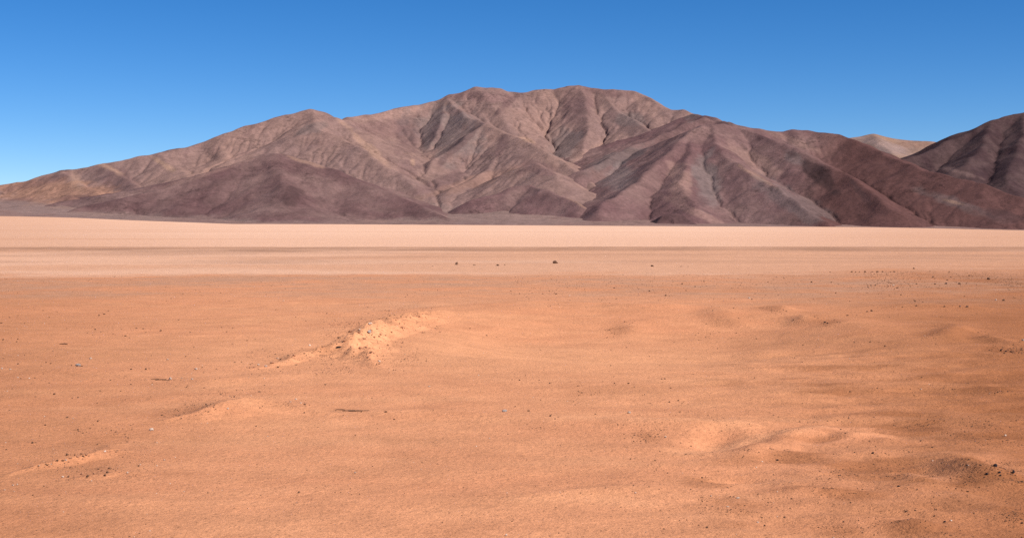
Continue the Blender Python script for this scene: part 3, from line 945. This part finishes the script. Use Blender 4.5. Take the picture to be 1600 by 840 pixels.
D['k'] = [(1478,443.5,5.5),(1511,479.5,5),(1364,708,5),(1404,759.5,6),(1555,728,8),(1542,741,7),(1562,738,6),(1563,743,5),(1318,815,5),(1476,815.5,5),(1597,817,5),(1215,719,5),(1564,548,5),(1572,549,5),(1580,550,4),(1289,504,5),(1293,505,4)]
D['p'] = [(1556,469,4),(1396,446,5),(1486,813.5,4),(1457,720,4.5),(1513,727,4),(1571,681,5),(1137,791.5,6),(1184,816,4),(1040,682.5,5),(993,770,5),(1111,775,4),(1009,831,4),(142,560.5,5),(262,562,5),(306,577,7),(266,592.5,7),(284,590.5,4),(300,592.5,4),(28,590,4),(46,591,4),(3,576,4),(16,577,5),(237,672,8),(103,719,5),(61,727.5,4),(164,706,5),(143,751,5),(98,745,4),(257,718.5,4),(20,758,5),(27,757,4),(7,765,4),(199,738.5,4),(593,565,6),(562,515,4.5),(484,540,4.5),(434,560,5),(416,573,6),(404,570,5),(671,604,5),(356,639,4.5),(324,661,3.5),(983,645,6),(1171,466,4.5),(890,462,3),(791,836,5),(443,470,4),(1598,532,5),(462,624,5),(454,628,4),(470,630,4)]
D['s'] = [(548,518,9),(561,520,6),(594,523,6),(563,544,7),(548,542,5),(538,533,6),(570,530,6),(585,527,5),(612,520,5),(606,540,5),(580,550,6),(572,543,5),(425,567,6),(397,574,5),(460,556,6),(110,716,6),(122,714,6),(135,711,5),(150,703,5),(160,735,5),(182,735,5),(148,740,5),(128,741,5),(78,729,5),(187,738,4),(641,497,5),(655,495,4),(628,512,5)]
for k, lst in D.items():
    for px, py, w in lst:
        stone(px, py, w, k)

# thin broken crusts of hard earth that throw the dark lines on the sand
for (pts, lab) in (([(533, 640, 12), (546, 641.5, 14), (557, 642, 16), (571, 641.5, 10)], "flake of broken hard crust in the dark line on open sand"),
                   ([(243, 592, 9), (252, 593, 12), (260, 594, 8)], "flake of dark crust beside a white stone")):
    for px, py, w in pts:
        stone(px, py, w, 'd', lab, lab.replace("flake", "flakes"), aspect=3.4, squash=.5, name="crust_flake", mesh=3)

# say which one: size among its kind, alone or close to others
buckets = {}
for rec in PLACED:
    buckets.setdefault((rec[1], rec[2]), []).append(rec)
spots = np.array(SPOTS)
for (kind, zone), recs in buckets.items():
    recs.sort(key=lambda q: -q[4])
    w = WORD[kind]
    for i, (o, _, _, g, size, x, y) in enumerate(recs):
        d = np.sort(np.hypot(spots[:, 0] - x, spots[:, 1] - y))[1]
        near = d < 6 * size
        if i == 0 and len(recs) > 1:
            o["label"] = "largest " + w + " " + zone
        else:
            sz = "" if len(recs) < 4 else ("bigger " if i < len(recs) / 3 else "small " if i < 2 * len(recs) / 3 else "tiny ")
            o["label"] = sz + w + (" in a cluster " if near else " by itself ") + zone
            o["group"] = o["label"].split(" stone ")[0].split(" clod ")[0] + (", clustered, " if near else ", scattered, ") + g

# ------------------------------------------------------------------ uncountable fine gravel, one object per kind
def gravel(name, kind, n, sampler, smin, smax, label, seed):
    rs = np.random.RandomState(seed)
    px, py = sampler(rs, n)
    dx, dy, dz = pix_dir(px, py)
    k = -CAM_H / dz
    for _ in range(4):
        k = (surface(dx * k, dy * k) - CAM_H) / dz
    x, y = dx * k, dy * k
    z = surface(x, y)
    r = np.hypot(x, y)
    s = np.clip((.9 + 2.8 * rs.rand(len(x)) ** 3) * r / F, smin, smax)
    base = np.array([[1, 0, 0], [0, 1, 0], [-1, 0, 0], [0, -1, 0], [0, 0, .8], [0, 0, -.5]], float)
    tri = np.array([[0, 1, 4], [1, 2, 4], [2, 3, 4], [3, 0, 4], [1, 0, 5], [2, 1, 5], [3, 2, 5], [0, 3, 5]])
    v = base[None] * (1 + .35 * rs.uniform(-1, 1, (len(x), 6, 3)))
    a = rs.rand(len(x)) * 6.28
    ca, sa = np.cos(a)[:, None], np.sin(a)[:, None]
    vx = v[..., 0] * ca - v[..., 1] * sa; vy = v[..., 0] * sa + v[..., 1] * ca
    s = s[:, None] * .5
    V = np.stack([x[:, None] + vx * s, y[:, None] + vy * s, z[:, None] + v[..., 2] * s], -1).reshape(-1, 3)
    Fc = (tri[None] + 6 * np.arange(len(x))[:, None, None]).reshape(-1, 3)
    o = mesh_from(name, V, Fc, MATS[kind], smooth=False)
    set_props(o, label, "gravel", kind="stuff")
    return o


def clustered(boxes):
    """boxes: px0, px1, py0, py1, weight; thinned by a patch noise of the place"""
    w = np.array([b[4] for b in boxes], float); w /= w.sum()

    def f(rs, n):
        i = rs.choice(len(boxes), size=n, p=w)
        b = np.array(boxes, float)[i]
        px = b[:, 0] + (b[:, 1] - b[:, 0]) * rs.rand(n); py = b[:, 2] + (b[:, 3] - b[:, 2]) * rs.rand(n)
        q = fbm(px / 120, py / 25, 4)
        m = rs.rand(n) < np.clip(.45 + .9 * q, .05, 1)
        return px[m], py[m]
    return f


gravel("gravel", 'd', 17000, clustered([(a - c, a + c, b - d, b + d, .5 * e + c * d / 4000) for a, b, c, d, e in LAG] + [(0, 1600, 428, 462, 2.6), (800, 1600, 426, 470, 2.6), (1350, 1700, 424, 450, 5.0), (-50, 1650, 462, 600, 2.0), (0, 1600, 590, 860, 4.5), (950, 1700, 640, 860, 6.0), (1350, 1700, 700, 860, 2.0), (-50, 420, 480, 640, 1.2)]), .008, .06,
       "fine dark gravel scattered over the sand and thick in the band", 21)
gravel("gravel", 'p', 400, clustered([(0, 1600, 470, 860, 3), (0, 420, 560, 780, 1.5)]), .006, .035, "fine pale gravel sprinkled thinly over the sand", 22)
gravel("rubble", 's', 5000, clustered([(500, 660, 498, 585, 3), (385, 520, 545, 585, 1), (30, 250, 690, 755, 1.4), (600, 690, 478, 520, .8), (300, 480, 612, 640, .6)]), .02, .075, "crumbs of orange earth spilled over the mounds", 23)
gravel("gravel", 'd', 700, clustered([(560, 690, 476, 530, 1), (400, 520, 540, 580, 1), (520, 640, 505, 580, 1)]), .015, .06, "dark grit over the rubbly heap", 24)
